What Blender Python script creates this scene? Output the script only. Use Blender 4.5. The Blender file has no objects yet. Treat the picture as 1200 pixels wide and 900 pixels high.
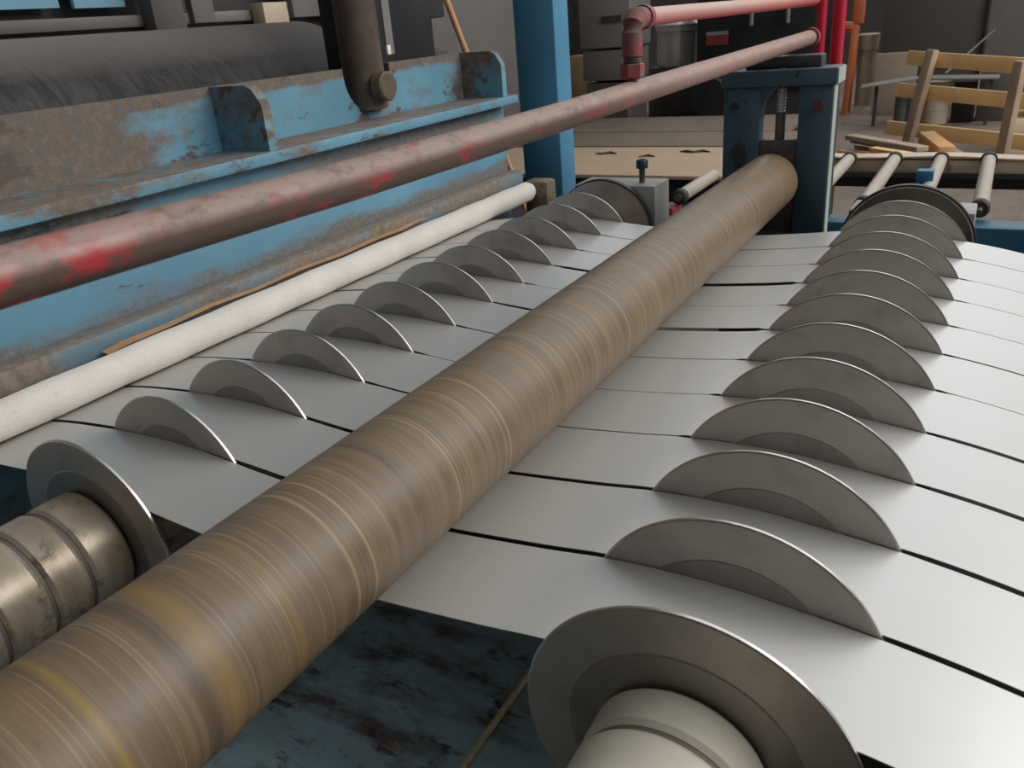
import bpy, bmesh, math, random
from mathutils import Matrix, Vector
random.seed(7)
PI = math.pi
SC = bpy.context.scene
COL = SC.collection

# ------------------------------------------------------------------ camera
cam_d = bpy.data.cameras.new('camera')
cam_d.sensor_width = 36.0
cam_d.lens = 948.996 / 1200 * 36.0
cam_d.clip_start = 0.02
cam_d.clip_end = 200
cam_d.dof.use_dof = True
cam_d.dof.focus_distance = 1.25
cam_d.dof.aperture_fstop = 13
cam = bpy.data.objects.new('camera', cam_d)
COL.objects.link(cam)
ROLL, PITCH, YAW = -0.0877, 0.4204, 0.5513
cy, sy, cp, sp = math.cos(YAW), math.sin(YAW), math.cos(PITCH), math.sin(PITCH)
fwd = Vector((cy * cp, sy * cp, -sp))
rt = Vector((sy, -cy, 0))
up = rt.cross(fwd)
c_, s_ = math.cos(ROLL), math.sin(ROLL)
r2 = c_ * rt + s_ * up
u2 = -s_ * rt + c_ * up
cam.matrix_world = Matrix(((r2.x, u2.x, -fwd.x, 0), (r2.y, u2.y, -fwd.y, 0), (r2.z, u2.z, -fwd.z, 1.0), (0, 0, 0, 1)))
SC.camera = cam

# ------------------------------------------------------------------ world, lights, exposure
w = bpy.data.worlds.new('world')
SC.world = w
w.use_nodes = True
w.node_tree.nodes['Background'].inputs[0].default_value = (0.93, 0.97, 1.0, 1)
w.node_tree.nodes['Background'].inputs[1].default_value = 0.26

def area(name, loc, target, sx, sy_, energy, color=(1, 1, 1)):
    d = bpy.data.lights.new(name, 'AREA')
    d.shape = 'RECTANGLE'
    d.size = sx
    d.size_y = sy_
    d.energy = energy
    d.color = color
    o = bpy.data.objects.new(name, d)
    COL.objects.link(o)
    o.location = loc
    o.rotation_euler = (Vector(target) - Vector(loc)).to_track_quat('-Z', 'Y').to_euler()
    return o

area('skylight_far', (8.0, -1.0, 6.0), (2.0, 0.3, 0.5), 7.0, 10.0, 222, (0.95, 0.98, 1.0))
area('skylight_side', (3.4, -5.0, 4.6), (1.5, 0.9, 0.5), 6.5, 4.0, 420, (1.0, 0.97, 0.93))
area('window_far', (13.2, 1.6, 4.6), (2.0, 0.8, 0.5), 9.5, 3.4, 115, (0.93, 0.97, 1.0))
SC.view_settings.view_transform = 'Standard'
SC.view_settings.look = 'None'
SC.view_settings.exposure = 0.0
SC.view_settings.gamma = 1.0
SC.view_settings.use_curve_mapping = False

# ------------------------------------------------------------------ materials
class NT:
    def __init__(s, name):
        s.m = bpy.data.materials.new(name)
        s.m.use_nodes = True
        s.t = s.m.node_tree
        s.b = s.t.nodes['Principled BSDF']
        s.tc = s.t.nodes.new('ShaderNodeTexCoord')
    def n(s, ty, **kw):
        x = s.t.nodes.new(ty)
        for k, v in kw.items():
            setattr(x, k, v)
        return x
    def l(s, a, b):
        s.t.links.new(a, b)
    def coords(s, scale=(1, 1, 1), gen='Object'):
        m = s.n('ShaderNodeMapping')
        m.inputs['Scale'].default_value = scale
        s.l(s.tc.outputs[gen], m.inputs['Vector'])
        return m.outputs[0]
    def noise(s, scale=(1, 1, 1), sc=5.0, det=4, rough=0.55, lo=0.4, hi=0.6, dist=0.0):
        nz = s.n('ShaderNodeTexNoise')
        nz.inputs['Scale'].default_value = sc
        nz.inputs['Detail'].default_value = det
        nz.inputs['Roughness'].default_value = rough
        nz.inputs['Distortion'].default_value = dist
        s.l(s.coords(scale), nz.inputs['Vector'])
        return s.rng(nz.outputs[0], lo, hi)
    def rng(s, sock, lo, hi, a=0.0, b=1.0):
        r = s.n('ShaderNodeMapRange')
        r.inputs[1].default_value = lo
        r.inputs[2].default_value = hi
        r.inputs[3].default_value = a
        r.inputs[4].default_value = b
        s.l(sock, r.inputs[0])
        return r.outputs[0]
    def math(s, op, a, b=None):
        m = s.n('ShaderNodeMath', operation=op)
        for i, v in enumerate((a, b)):
            if v is None:
                continue
            if isinstance(v, (int, float)):
                m.inputs[i].default_value = v
            else:
                s.l(v, m.inputs[i])
        return m.outputs[0]
    def mix(s, f, a, b):
        m = s.n('ShaderNodeMix', data_type='RGBA')
        if isinstance(f, (int, float)):
            m.inputs[0].default_value = f
        else:
            s.l(f, m.inputs[0])
        for i, v in ((6, a), (7, b)):
            if isinstance(v, tuple):
                m.inputs[i].default_value = (*v, 1)
            else:
                s.l(v, m.inputs[i])
        return m.outputs[2]
    def up(s, lo=0.3, hi=0.9):
        g = s.n('ShaderNodeNewGeometry')
        x = s.n('ShaderNodeSeparateXYZ')
        s.l(g.outputs['Normal'], x.inputs[0])
        return s.rng(x.outputs[2], lo, hi)
    def axis(s, i, gen='Object'):
        x = s.n('ShaderNodeSeparateXYZ')
        s.l(s.tc.outputs[gen], x.inputs[0])
        return x.outputs[i]
    def bump(s, sock, strength=0.2, dist=0.002):
        b = s.n('ShaderNodeBump')
        b.inputs['Strength'].default_value = strength
        b.inputs['Distance'].default_value = dist
        s.l(sock, b.inputs['Height'])
        s.l(b.outputs[0], s.b.inputs['Normal'])
    def col(s, c):
        if isinstance(c, tuple):
            s.b.inputs['Base Color'].default_value = (*c, 1)
        else:
            s.l(c, s.b.inputs['Base Color'])
    def rough(s, v):
        if isinstance(v, (int, float)):
            s.b.inputs['Roughness'].default_value = v
        else:
            s.l(v, s.b.inputs['Roughness'])
    def metal(s, v):
        s.b.inputs['Metallic'].default_value = v

def srgb(r, g, b):
    f = lambda c: (c / 255 / 12.92) if c / 255 <= 0.04045 else ((c / 255 + 0.055) / 1.055) ** 2.4
    return (f(r), f(g), f(b))

def plain(name, c, rough=0.6, metal=0.0, var=0.25, sc=8.0, scale=(1, 1, 1)):
    t = NT(name)
    dark = tuple(x * (1 - var) for x in c)
    lite = tuple(min(1, x * (1 + var)) for x in c)
    t.col(t.mix(t.noise(scale, sc, 5, 0.6, 0.3, 0.7), dark, lite))
    t.rough(rough)
    t.metal(metal)
    return t.m

def painted(name, paint, dirt, chips, dust=0.75, amt=(0.5, 0.62), sc=5.0, scale=(1, 1, 1), chip_amt=(0.6, 0.66), rough=0.5, bias=None):
    t = NT(name)
    var = t.mix(t.noise((1, 1, 1), 3, 3, 0.5, 0.3, 0.7), tuple(x * 0.82 for x in paint), tuple(x * 1.15 for x in paint))
    dm = t.noise(scale, sc, 6, 0.65, 0.0, 1.0)
    if bias:
        for ax, a0, a1, v0, v1 in bias:
            dm = t.math('ADD', dm, t.rng(t.axis(ax), a0, a1, v0, v1))
    dm = t.rng(dm, amt[0], amt[1])
    gr = t.noise((1, 1, 1), 70, 5, 0.75, 0.36, 0.64)
    dirt_c = t.mix(gr, tuple(x * 0.66 for x in dirt), tuple(x * 1.22 for x in dirt))
    dm = t.math('MULTIPLY', dm, t.rng(gr, 0.0, 0.35, 0.72, 1.0))
    c = t.mix(dm, var, dirt_c)
    cm = t.noise(scale, sc * 2.3, 5, 0.7, chip_amt[0], chip_amt[1])
    c = t.mix(cm, c, chips)
    um = t.math('MULTIPLY', t.up(0.5, 0.95), t.noise((1, 1, 1), 14, 5, 0.7, 0.25, 0.55))
    um = t.math('MULTIPLY', um, dust)
    c = t.mix(um, c, dirt_c)
    t.col(c)
    t.rough(t.rng(dm, 0, 1, rough, 0.85))
    t.bump(dm, 0.15, 0.001)
    return t.m

# pale coated steel strips
t = NT('pale_coated_steel')
t.col(t.mix(t.noise((1, 0.3, 1), 3, 3, 0.5, 0.3, 0.7), (0.565, 0.558, 0.54), (0.61, 0.603, 0.585)))
t.metal(0.5)
t.rough(0.40)
M_STRIP = t.m

# ground steel of the discs: concentric turning marks and stains
def disc_mat(name, a, b, stain, rough):
    t = NT(name)
    x = t.n('ShaderNodeSeparateXYZ')
    t.l(t.tc.outputs['Object'], x.inputs[0])
    rad = t.math('SQRT', t.math('ADD', t.math('MULTIPLY', x.outputs[1], x.outputs[1]), t.math('MULTIPLY', x.outputs[2], x.outputs[2])))
    cmb = t.n('ShaderNodeCombineXYZ')
    t.l(t.math('MULTIPLY', rad, 220.0), cmb.inputs[0])
    nz = t.n('ShaderNodeTexNoise')
    nz.inputs['Scale'].default_value = 1.0
    t.l(cmb.outputs[0], nz.inputs['Vector'])
    ring = t.rng(nz.outputs[0], 0.3, 0.7)
    c = t.mix(ring, a, b)
    oi = t.n('ShaderNodeObjectInfo')
    n2 = t.n('ShaderNodeTexNoise', noise_dimensions='4D')
    n2.inputs['Scale'].default_value = 14
    n2.inputs['Detail'].default_value = 6
    n2.inputs['Roughness'].default_value = 0.65
    t.l(t.tc.outputs['Object'], n2.inputs['Vector'])
    t.l(t.math('MULTIPLY', oi.outputs['Random'], 40.0), n2.inputs['W'])
    sm = t.rng(n2.outputs[0], 0.5, 0.78)
    c = t.mix(sm, c, stain)
    c = t.mix(t.rng(oi.outputs['Random'], 0, 1, 0.0, 0.35), c, tuple(x * 0.75 for x in a))
    t.col(c)
    t.metal(0.85)
    t.rough(t.rng(sm, 0, 1, rough, rough + 0.1))
    return t.m
M_DISC = disc_mat('ground_disc_steel', (0.50, 0.465, 0.43), (0.54, 0.505, 0.47), (0.34, 0.315, 0.285), 0.52)
M_HUB = disc_mat('disc_hub_steel', (0.33, 0.305, 0.28), (0.36, 0.335, 0.305), (0.24, 0.22, 0.20), 0.45)
M_RIM = plain('polished_rim_steel', (0.62, 0.60, 0.57), 0.30, 1.0, 0.08)
M_FLANGE = disc_mat('dark_flange_steel', (0.15, 0.145, 0.125), (0.19, 0.18, 0.16), (0.07, 0.065, 0.06), 0.35)
M_BLACKEDGE = plain('black_rubber_edge', (0.018, 0.017, 0.016), 0.5)

# nylon / steel sleeves on the arbors
t = NT('worn_sleeve_steel')
c = t.mix(t.noise((3, 1, 1), 9, 6, 0.65, 0.35, 0.65), (0.31, 0.255, 0.185), (0.48, 0.41, 0.315))
c = t.mix(t.noise((1, 1, 1), 26, 6, 0.7, 0.54, 0.68), c, (0.13, 0.105, 0.08))
t.col(c); t.metal(0.35); t.rough(0.36); M_SLEEVE = t.m
t = NT('cream_sleeve')
c = t.mix(t.noise((2, 1, 1), 7, 6, 0.65, 0.35, 0.65), (0.50, 0.46, 0.37), (0.63, 0.59, 0.50))
c = t.mix(t.noise((1, 1, 1), 30, 5, 0.7, 0.64, 0.72), c, (0.25, 0.2, 0.15))
t.col(c); t.metal(0.05); t.rough(0.45); M_SLEEVE_R = t.m
M_GROOVE = plain('grimy_groove', (0.14, 0.12, 0.10), 0.6)

# big roller: brown hard fibre, rings worn around it, yellow wear bands near the camera end
t = NT('brown_fibre_roller')
a = t.noise((55, 0.6, 0.6), 1.0, 5, 0.6, 0.32, 0.68)
b = t.noise((230, 1.2, 1.2), 1.0, 3, 0.6, 0.35, 0.65)
p = t.noise((4, 2.5, 2.5), 2.0, 5, 0.6, 0.35, 0.65)
c = t.mix(a, srgb(92, 77, 61), srgb(128, 111, 88))
c = t.mix(t.math('MULTIPLY', b, 0.3), c, srgb(148, 131, 105))
c = t.mix(t.math('MULTIPLY', p, 0.4), c, srgb(108, 90, 72))
c = t.mix(t.math('MULTIPLY', t.noise((9, 3, 3), 2.0, 4, 0.6, 0.5, 0.7), 0.28), c, srgb(140, 112, 68))
c = t.mix(t.math('MULTIPLY', t.noise((30, 9, 9), 2.0, 4, 0.7, 0.56, 0.72), 0.4), c, srgb(82, 66, 54))
lines = t.noise((140, 0.4, 0.4), 1.0, 2, 0.5, 0.66, 0.70)
c = t.mix(t.math('MULTIPLY', lines, 0.5), c, srgb(182, 165, 136))
c = t.mix(t.math('MULTIPLY', t.noise((420, 3, 3), 1.0, 2, 0.5, 0.58, 0.66), 0.35), c, srgb(176, 158, 126))
xx = t.axis(0)
def band(x0, wd):
    d = t.math('ABSOLUTE', t.math('SUBTRACT', xx, x0))
    return t.rng(d, 0.0, wd, 1.0, 0.0)
c = t.mix(t.math('MULTIPLY', band(0.196, 0.006), 0.6), c, srgb(160, 134, 66))
c = t.mix(t.math('MULTIPLY', band(0.283, 0.016), 0.5), c, srgb(156, 124, 68))
c = t.mix(t.math('MULTIPLY', band(0.262, 0.008), 0.65), c, srgb(82, 68, 54))
c = t.mix(t.math('MULTIPLY', band(0.355, 0.010), 0.3), c, srgb(160, 132, 76))
for xb in (0.43, 0.455, 0.60, 0.71, 0.96, 1.08, 1.22, 1.62, 1.86, 2.03):
    c = t.mix(t.math('MULTIPLY', band(xb, 0.0025), 0.45), c, srgb(184, 164, 126))
c = t.mix(t.rng(xx, 2.13, 2.22, 0, .6), c, srgb(134, 108, 76))
t.col(c)
t.rough(t.rng(a, 0, 1, 0.42, 0.54))
t.bump(b, 0.06, 0.001)
M_ROLLER = t.m

t = NT('white_felt')
c = t.mix(t.noise((1, 1, 1), 10, 5, 0.6, 0.3, 0.7), (0.74, 0.68, 0.60), (0.84, 0.79, 0.72))
c = t.mix(t.noise((0.5, 2, 2), 18, 6, 0.75, 0.63, 0.74), c, (0.50, 0.43, 0.35))
t.col(c); t.rough(0.9)
t.b.inputs['Sheen Weight'].default_value = 0.3
t.bump(t.noise((1, 1, 1), 260, 3, 0.7, 0.2, 0.8), 0.35, 0.002)
M_FELT = t.m

BLUE = srgb(104, 154, 176)
DIRT = srgb(122, 108, 95)
M_BLUE = painted('chipped_blue_paint', BLUE, DIRT, srgb(100, 88, 80), 1.0, (0.47, 0.60), 9.0, (0.5, 1, 1), (0.56, 0.63))
M_UPRIGHT = painted('grimy_blue_paint', BLUE, srgb(118, 106, 95), srgb(96, 86, 80), 1.0, (0.47, 0.58), 5.0, (0.6, 1, 1), (0.56, 0.62),
                    bias=((0, -.6, 0.15, 0.22, 0.0), (2, .395, .425, 0.0, 0.28), (0, .28, .62, 0, .03)))
M_BLUE_CLEAN = painted('scuffed_blue_paint', srgb(108, 158, 182), srgb(128, 126, 122), srgb(70, 84, 94), 0.9, (0.54, 0.66), 4.0, (0.35, 1, 1.4), (0.62, 0.67),
                       bias=((2, .16, .22, 0, .16), (2, .062, .11, .2, 0), (0, -.75, -.55, .3, 0)))  # low-x bias: unseen beam end dirtied to dull its reflection in the nearest disc
M_LEDGE = painted('dirty_blue_ledge', srgb(104, 140, 156), srgb(142, 128, 114), srgb(118, 104, 90), 1.0, (0.40, 0.60), 7.0, (0.5, 1, 1))
M_POST = painted('dark_blue_green_paint', srgb(62, 88, 102), srgb(66, 64, 62), srgb(40, 44, 48), 0.4, (0.5, 0.7), 5.0, (1, 1, 0.5))
M_COLUMN = painted('light_blue_paint', srgb(84, 146, 182), srgb(80, 116, 136), srgb(60, 80, 95), 0.3, (0.58, 0.8), 3.0, (1, 1, 0.4))
M_DECK = painted('worn_blue_deck', srgb(176, 208, 218), srgb(124, 106, 96), srgb(84, 76, 74), 0.15, (0.46, 0.62), 11.0, (1.3, 0.5, 1), (0.56, 0.66))
M_TEAL = painted('teal_paint', srgb(38, 96, 122), srgb(70, 92, 100), srgb(40, 60, 70), 0.2, (0.6, 0.75), 4.0)

# red pipe: red enamel under brown grime and dust
t = NT('worn_red_pipe')
red = t.mix(t.noise((1, 1, 1), 6, 3, 0.5, 0.3, 0.7), srgb(138, 32, 42), srgb(178, 50, 60))
gm = t.noise((1.0, 2.0, 2.0), 16, 6, 0.68, 0.0, 1.0)
xg = t.axis(0, 'Object')
gm = t.rng(t.math('ADD', gm, t.rng(xg, 0.24, 0.40, -0.02, 0.06)), 0.43, 0.53)
gm = t.math('MAXIMUM', gm, t.rng(xg, 0.45, 1.0, 0.0, 0.55))
c = t.mix(gm, red, srgb(92, 74, 66))
um = t.math('MULTIPLY', t.up(-0.05, 0.45), t.noise((1.2, 2, 2), 22, 5, 0.7, 0.28, 0.5))
um = t.math('MULTIPLY', um, 0.85)
c = t.mix(um, c, srgb(158, 138, 126))
c = t.mix(t.rng(xg, 1.0, 1.5, 0.0, 0.6), c, srgb(172, 142, 132))
t.col(c); t.rough(t.rng(gm, 0, 1, 0.4, 0.6)); M_RED = t.m
t = NT('dusty_red_pipe')
c = t.mix(t.math('MULTIPLY', t.up(-1.1, 0.2), t.rng(t.axis(0), .5, 1.35, .95, .35)), srgb(196, 62, 78), srgb(190, 158, 146))
t.col(c); t.rough(0.5); M_PINK = t.m
M_REDCLEAN = plain('bright_red_paint', srgb(206, 38, 62), 0.35, 0, 0.1)
M_REDFIT = painted('grimy_red_fitting', srgb(160, 54, 62), srgb(118, 92, 86), srgb(92, 68, 62), 0.9, (0.38, 0.56), 30.0)

M_STEEL = plain('dark_grimy_steel', (0.13, 0.115, 0.10), 0.5, 0.5, 0.35, 20)
M_ROD = painted('grimy_grey_rod', srgb(96, 84, 76), srgb(116, 98, 84), srgb(70, 60, 54), 0.5, (0.45, 0.65), 12, (1, 1, 0.4))
M_PIN = plain('brown_steel_pin', srgb(112, 98, 86), 0.5, 0.4, 0.2, 30)
M_GREYBLOCK = plain('grey_cast_block', srgb(150, 152, 148), 0.55, 0.1, 0.12, 10)
M_PALE = plain('pale_lit_side_grey', srgb(172, 184, 178), .5, 0, .1, 8)  # pale tone holds the light on the post's lit side
M_BLACK = plain('black_machine_paint', (0.012, 0.013, 0.017), 0.45, 0, 0.4, 6)
M_PIT = plain('pit_dark_black', (0.008, 0.008, 0.009), 0.6)  # near-black colour holds the darkness of the pit
M_DARK = plain('dark_grey_steel', (0.055, 0.055, 0.06), 0.5, 0.2, 0.3, 4)
M_GREY = plain('grey_panel', srgb(104, 100, 97), 0.6, 0.0, 0.1, 3)
M_GREY2 = plain('mid_grey_panel', srgb(126, 122, 120), 0.55, 0.1, 0.1, 3)
M_PANELDARK = plain('dark_grey_sheet', srgb(84, 79, 76), 0.6, 0.1, 0.1, 2)
M_BOLTBLUE = plain('blue_bolt_steel', srgb(40, 66, 84), 0.45, 0.4, 0.2, 40)
M_THREAD = plain('bright_threaded_steel', srgb(190, 188, 184), 0.4, 0.5, 0.2, 90, (1, 1, 3))
M_CARD = plain('brown_cardboard', srgb(186, 142, 100), 0.85, 0, 0.12, 20)
M_WOOD = plain('fresh_pine', srgb(255, 208, 146), 0.65, 0, 0.12, 6, (1, 1, 1))
M_WOODG = plain('weathered_wood', srgb(172, 152, 130), 0.75, 0, 0.18, 6)
M_WOODO = plain('orange_wood', srgb(216, 166, 116), 0.7, 0, 0.15, 6)
M_BOARD = plain('tan_plywood', srgb(174, 150, 124), 0.75, 0, 0.08, 3)
M_BOARD2 = plain('old_plywood', srgb(116, 102, 88), 0.75, 0, 0.14, 3)
M_ROLLERB = plain('beige_conveyor_roller', srgb(168, 158, 144), 0.55, 0, 0.1, 6)
M_RUBBER = plain('black_rubber_cap', srgb(58, 48, 44), 0.65, 0, 0.2, 30)
M_RAIL = painted('cream_rail_paint', srgb(206, 190, 166), srgb(180, 150, 120), srgb(120, 100, 84), 0.4, (0.5, 0.7), 2.5)
M_WHITE = plain('white_sheet', srgb(240, 236, 222), 0.5, 0, 0.03)
M_POT = plain('stainless_steel', (0.85, 0.85, 0.83), 0.3, 0.4, 0.08, 5)
M_ORANGE = plain('orange_frame_paint', srgb(184, 104, 66), 0.55, 0, 0.15, 6)
M_DRUM = plain('grey_green_drum', srgb(124, 132, 128), 0.5, 0, 0.08)
M_BEIGE = plain('beige_drum', srgb(186, 172, 156), 0.55, 0, 0.06)
M_LBLUE = plain('light_blue_sheet', srgb(138, 190, 214), 0.5, 0, 0.06)
t = NT('dark_scored_roll')
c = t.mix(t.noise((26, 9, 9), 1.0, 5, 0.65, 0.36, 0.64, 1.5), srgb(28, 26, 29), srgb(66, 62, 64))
c = t.mix(t.math('MULTIPLY', t.up(0.72, 0.99), 0.9), c, srgb(148, 138, 130))  # paler upper side: dust plus the overhead highlight put into the colour
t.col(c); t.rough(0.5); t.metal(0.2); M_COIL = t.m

t = NT('dusty_concrete')
c = t.mix(t.noise((1, 1, 1), 1.6, 6, 0.6, 0.35, 0.65), srgb(98, 86, 76), srgb(130, 116, 102))
c = t.mix(t.noise((0.4, 1.6, 1), 3.5, 6, 0.7, 0.55, 0.72), c, srgb(84, 72, 64))
t.col(c); t.rough(0.8); t.bump(t.noise((1, 1, 1), 60, 4, 0.6, 0.3, 0.7), 0.15, 0.004); M_FLOOR = t.m
M_WALL = plain('dark_hall_wall', srgb(92, 88, 86), 0.8, 0, 0.12, 0.6)

# ------------------------------------------------------------------ builders
class MB:
    """collects shapes into one mesh, in world metres, re-based on an origin at link time"""
    def __init__(s):
        s.bm = bmesh.new()
    def box(s, x0, x1, y0, y1, z0, z1, bev=0.0, mtx=None):
        r = bmesh.ops.create_cube(s.bm, size=1.0)
        vs = r['verts']
        bmesh.ops.scale(s.bm, vec=(x1 - x0, y1 - y0, z1 - z0), verts=vs)
        bmesh.ops.translate(s.bm, vec=((x0 + x1) / 2, (y0 + y1) / 2, (z0 + z1) / 2), verts=vs)
        if bev:
            es = list({e for v in vs for e in v.link_edges})
            rr = bmesh.ops.bevel(s.bm, geom=es, offset=bev, segments=2, affect='EDGES', profile=0.5)
            vs = [v for v in s.bm.verts if v in set(rr['verts'])] or vs
        if mtx:
            bmesh.ops.transform(s.bm, matrix=mtx, verts=vs)
        return s
    def lathe(s, prof, origin, axis='x', seg=48, caps=True):
        """prof: list of (distance along axis, radius)"""
        rings = []
        for a, r in prof:
            ring = []
            for k in range(seg):
                th = 2 * PI * k / seg
                u, v = r * math.cos(th), r * math.sin(th)
                p = {'x': (a, u, v), 'y': (u, a, v), 'z': (u, v, a)}[axis]
                ring.append(s.bm.verts.new((p[0] + origin[0], p[1] + origin[1], p[2] + origin[2])))
            rings.append(ring)
        for i in range(len(rings) - 1):
            for k in range(seg):
                k2 = (k + 1) % seg
                s.bm.faces.new((rings[i][k], rings[i][k2], rings[i + 1][k2], rings[i + 1][k]))
        if caps:
            for ring in (rings[0], rings[-1]):
                s.bm.faces.new(ring)
        return s
    def tube(s, pts, rad, seg=20):
        pts = [Vector(p) for p in pts]
        rads = rad if isinstance(rad, (list, tuple)) else [rad] * len(pts)
        rings = []
        for i, p in enumerate(pts):
            d = (pts[min(i + 1, len(pts) - 1)] - pts[max(i - 1, 0)]).normalized()
            ref = Vector((0, 0, 1)) if abs(d.z) < 0.9 else Vector((0, 1, 0))
            a = d.cross(ref).normalized()
            b = d.cross(a).normalized()
            rings.append([s.bm.verts.new(p + rads[i] * (math.cos(2 * PI * k / seg) * a + math.sin(2 * PI * k / seg) * b)) for k in range(seg)])
        for i in range(len(rings) - 1):
            for k in range(seg):
                k2 = (k + 1) % seg
                s.bm.faces.new((rings[i][k], rings[i][k2], rings[i + 1][k2], rings[i + 1][k]))
        s.bm.faces.new(rings[0])
        s.bm.faces.new(rings[-1])
        return s
    def prism(s, poly, axis, a0, a1):
        """extrude a polygon; axis y: poly holds (x,z), axis x: (y,z), axis z: (x,y)"""
        def P(q, a):
            return {'y': (q[0], a, q[1]), 'x': (a, q[0], q[1]), 'z': (q[0], q[1], a)}[axis]
        f0 = [s.bm.verts.new(P(q, a0)) for q in poly]
        f1 = [s.bm.verts.new(P(q, a1)) for q in poly]
        n = len(poly)
        s.bm.faces.new(f0)
        s.bm.faces.new(f1)
        for k in range(n):
            s.bm.faces.new((f0[k], f0[(k + 1) % n], f1[(k + 1) % n], f1[k]))
        return s
    def plank(s, a, b, wd, th, upv=(0, 0, 1), bev=0.004):
        """a board from a to b, width wd, thickness th along upv"""
        a, b = Vector(a), Vector(b)
        d = b - a
        L = d.length
        d.normalize()
        u = Vector(upv)
        u = (u - u.dot(d) * d).normalized()
        v = u.cross(d)
        m = Matrix((( d.x, v.x, u.x, (a.x + b.x) / 2), (d.y, v.y, u.y, (a.y + b.y) / 2), (d.z, v.z, u.z, (a.z + b.z) / 2), (0, 0, 0, 1)))
        return s.box(-L / 2, L / 2, -wd / 2, wd / 2, -th / 2, th / 2, bev, m)
    def build(s, name, mat, parent=None, origin=None, smooth=True, ang=35):
        bmesh.ops.recalc_face_normals(s.bm, faces=s.bm.faces[:])
        o0 = Vector(origin) if origin is not None else (Vector(parent.location) if parent else Vector((0, 0, 0)))
        if origin is None and parent and parent.parent:
            o0 = parent.matrix_basis.translation + parent.parent.matrix_basis.translation
        bmesh.ops.translate(s.bm, vec=-o0, verts=s.bm.verts[:])
        me = bpy.data.meshes.new(name)
        s.bm.to_mesh(me)
        s.bm.free()
        if smooth:
            for p in me.polygons:
                p.use_smooth = True
            me.set_sharp_from_angle(angle=math.radians(ang))
        me.materials.append(mat)
        o = bpy.data.objects.new(name, me)
        COL.objects.link(o)
        if parent:
            o.parent = parent
            base = Vector(parent.location) if not parent.parent else parent.matrix_basis.translation + parent.parent.matrix_basis.translation
            o.location = o0 - base
        else:
            o.location = o0
        return o

def thing(name, label, cat, loc, group=None):
    o = bpy.data.objects.new(name, None)
    o.empty_display_size = 0.05
    COL.objects.link(o)
    o.location = loc
    o['label'] = label
    o['category'] = cat
    if group:
        o['group'] = group
    return o

def tag(o, label, cat, group=None):
    o['label'] = label
    o['category'] = cat
    if group:
        o['group'] = group
    return o

def copy_tree(o, parent=None):
    c = o.copy()
    COL.objects.link(c)
    if parent:
        c.parent = parent
    for ch in o.children:
        copy_tree(ch, c)
    return c

def struct(o):
    o['kind'] = 'structure'
    return o

# ------------------------------------------------------------------ the setting
struct(MB().box(-6, 14, -8, 7, -0.2, 0.0).build('floor', M_FLOOR))
struct(MB().box(13.8, 14.0, -8, 7, 0, 7).build('wall_back', M_WALL))
struct(MB().box(-6, 14, 7.0, 7.2, 0, 7).build('wall_left', M_WALL))
struct(MB().box(-6.2, -6, -8, 7.2, 0, 7).build('unseen_block_wall', M_WALL))  # unseen wall behind the camera, added to block ambient light

# ------------------------------------------------------------------ dimensions of the line
XS = [0.4888, 0.6268, 0.7659, 0.9034, 1.0379, 1.1742, 1.3125, 1.4435, 1.5794, 1.7127, 1.8524, 1.9935]
XF = 2.1472
YR, ZR = 0.1623, 0.4152
YL, ZL = 0.9634, 0.4162
YB, ZB, RB = 0.521, 0.5454, 0.0755

# steel strips: profile across the line (Y, Z)
PROF = [(1.62, .405), (1.40, .448), (1.23, .478), (1.09, .4915), (1.02, .4950), (.963, .4960), (.90, .4940), (.835, .4880), (.745, .4805),
        (.62, .4735), (.52, .4695), (.48, .4710), (.36, .4825), (.29, .4910), (.22, .4945), (.162, .4940), (.10, .4885), (.03, .4805),
        (-.03, .471), (-.083, .460), (-.3, .412), (-.9, .27)]
def prof_z(y):
    # smooth interpolation (Catmull-Rom tangents, Hermite)
    P = PROF
    for i in range(len(P) - 1):
        y0, z0 = P[i]
        y1, z1 = P[i + 1]
        if y1 <= y <= y0:
            h = y1 - y0
            m0 = (z1 - P[i - 1][1]) / (y1 - P[i - 1][0]) if i > 0 else (z1 - z0) / h
            m1 = (P[i + 2][1] - z0) / (P[i + 2][0] - y0) if i < len(P) - 2 else (z1 - z0) / h
            s = (y - y0) / h
            return (2 * s**3 - 3 * s**2 + 1) * z0 + (s**3 - 2 * s**2 + s) * h * m0 + (-2 * s**3 + 3 * s**2) * z1 + (s**3 - s**2) * h * m1
    return P[-1][1]
# gap widths in mm beside each disc plane: left of the left discs, before the roller, after the roller, right of the right discs
GAPS = {1: (8, 9, 8, 8), 2: (7, 8, 8, 9), 3: (5, 5, 3, 9), 4: (4, 2, 2, 9), 5: (5, 4, 3, 2), 6: (9, 9, 17, 5), 7: (3, 1.5, 1.5, 2),
        8: (8, 14, 20, 2), 9: (4, 3, 3, 2), 10: (4, 4, 5, 3)}
def gap(k, y):
    if k in (0, 11):
        return 0.0036
    a, b, c, d = GAPS[k]
    K = [(1.62, a), (1.12, a), (1.10, 7.4), (.825, 7.4), (.80, b), (.62, b), (.5, c), (.31, c), (.30, 7.4), (.02, 7.4), (0.0, d), (-.9, d)]
    for i in range(len(K) - 1):
        if K[i + 1][0] <= y <= K[i][0]:
            f = (K[i][0] - y) / (K[i][0] - K[i + 1][0])
            return (K[i][1] * (1 - f) + K[i + 1][1] * f) / 2000
    return d / 2000
YSAMP = []
yy = 1.62
while yy > -0.9:
    YSAMP.append(yy)
    yy -= 0.02 if yy < 1.35 and yy > -.2 else 0.06
for extra in (1.10, 1.12, .825, .80, .31, .30, .02, 0.0):
    YSAMP.append(extra)
YSAMP = sorted(set(round(v, 4) for v in YSAMP), reverse=True)
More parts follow.
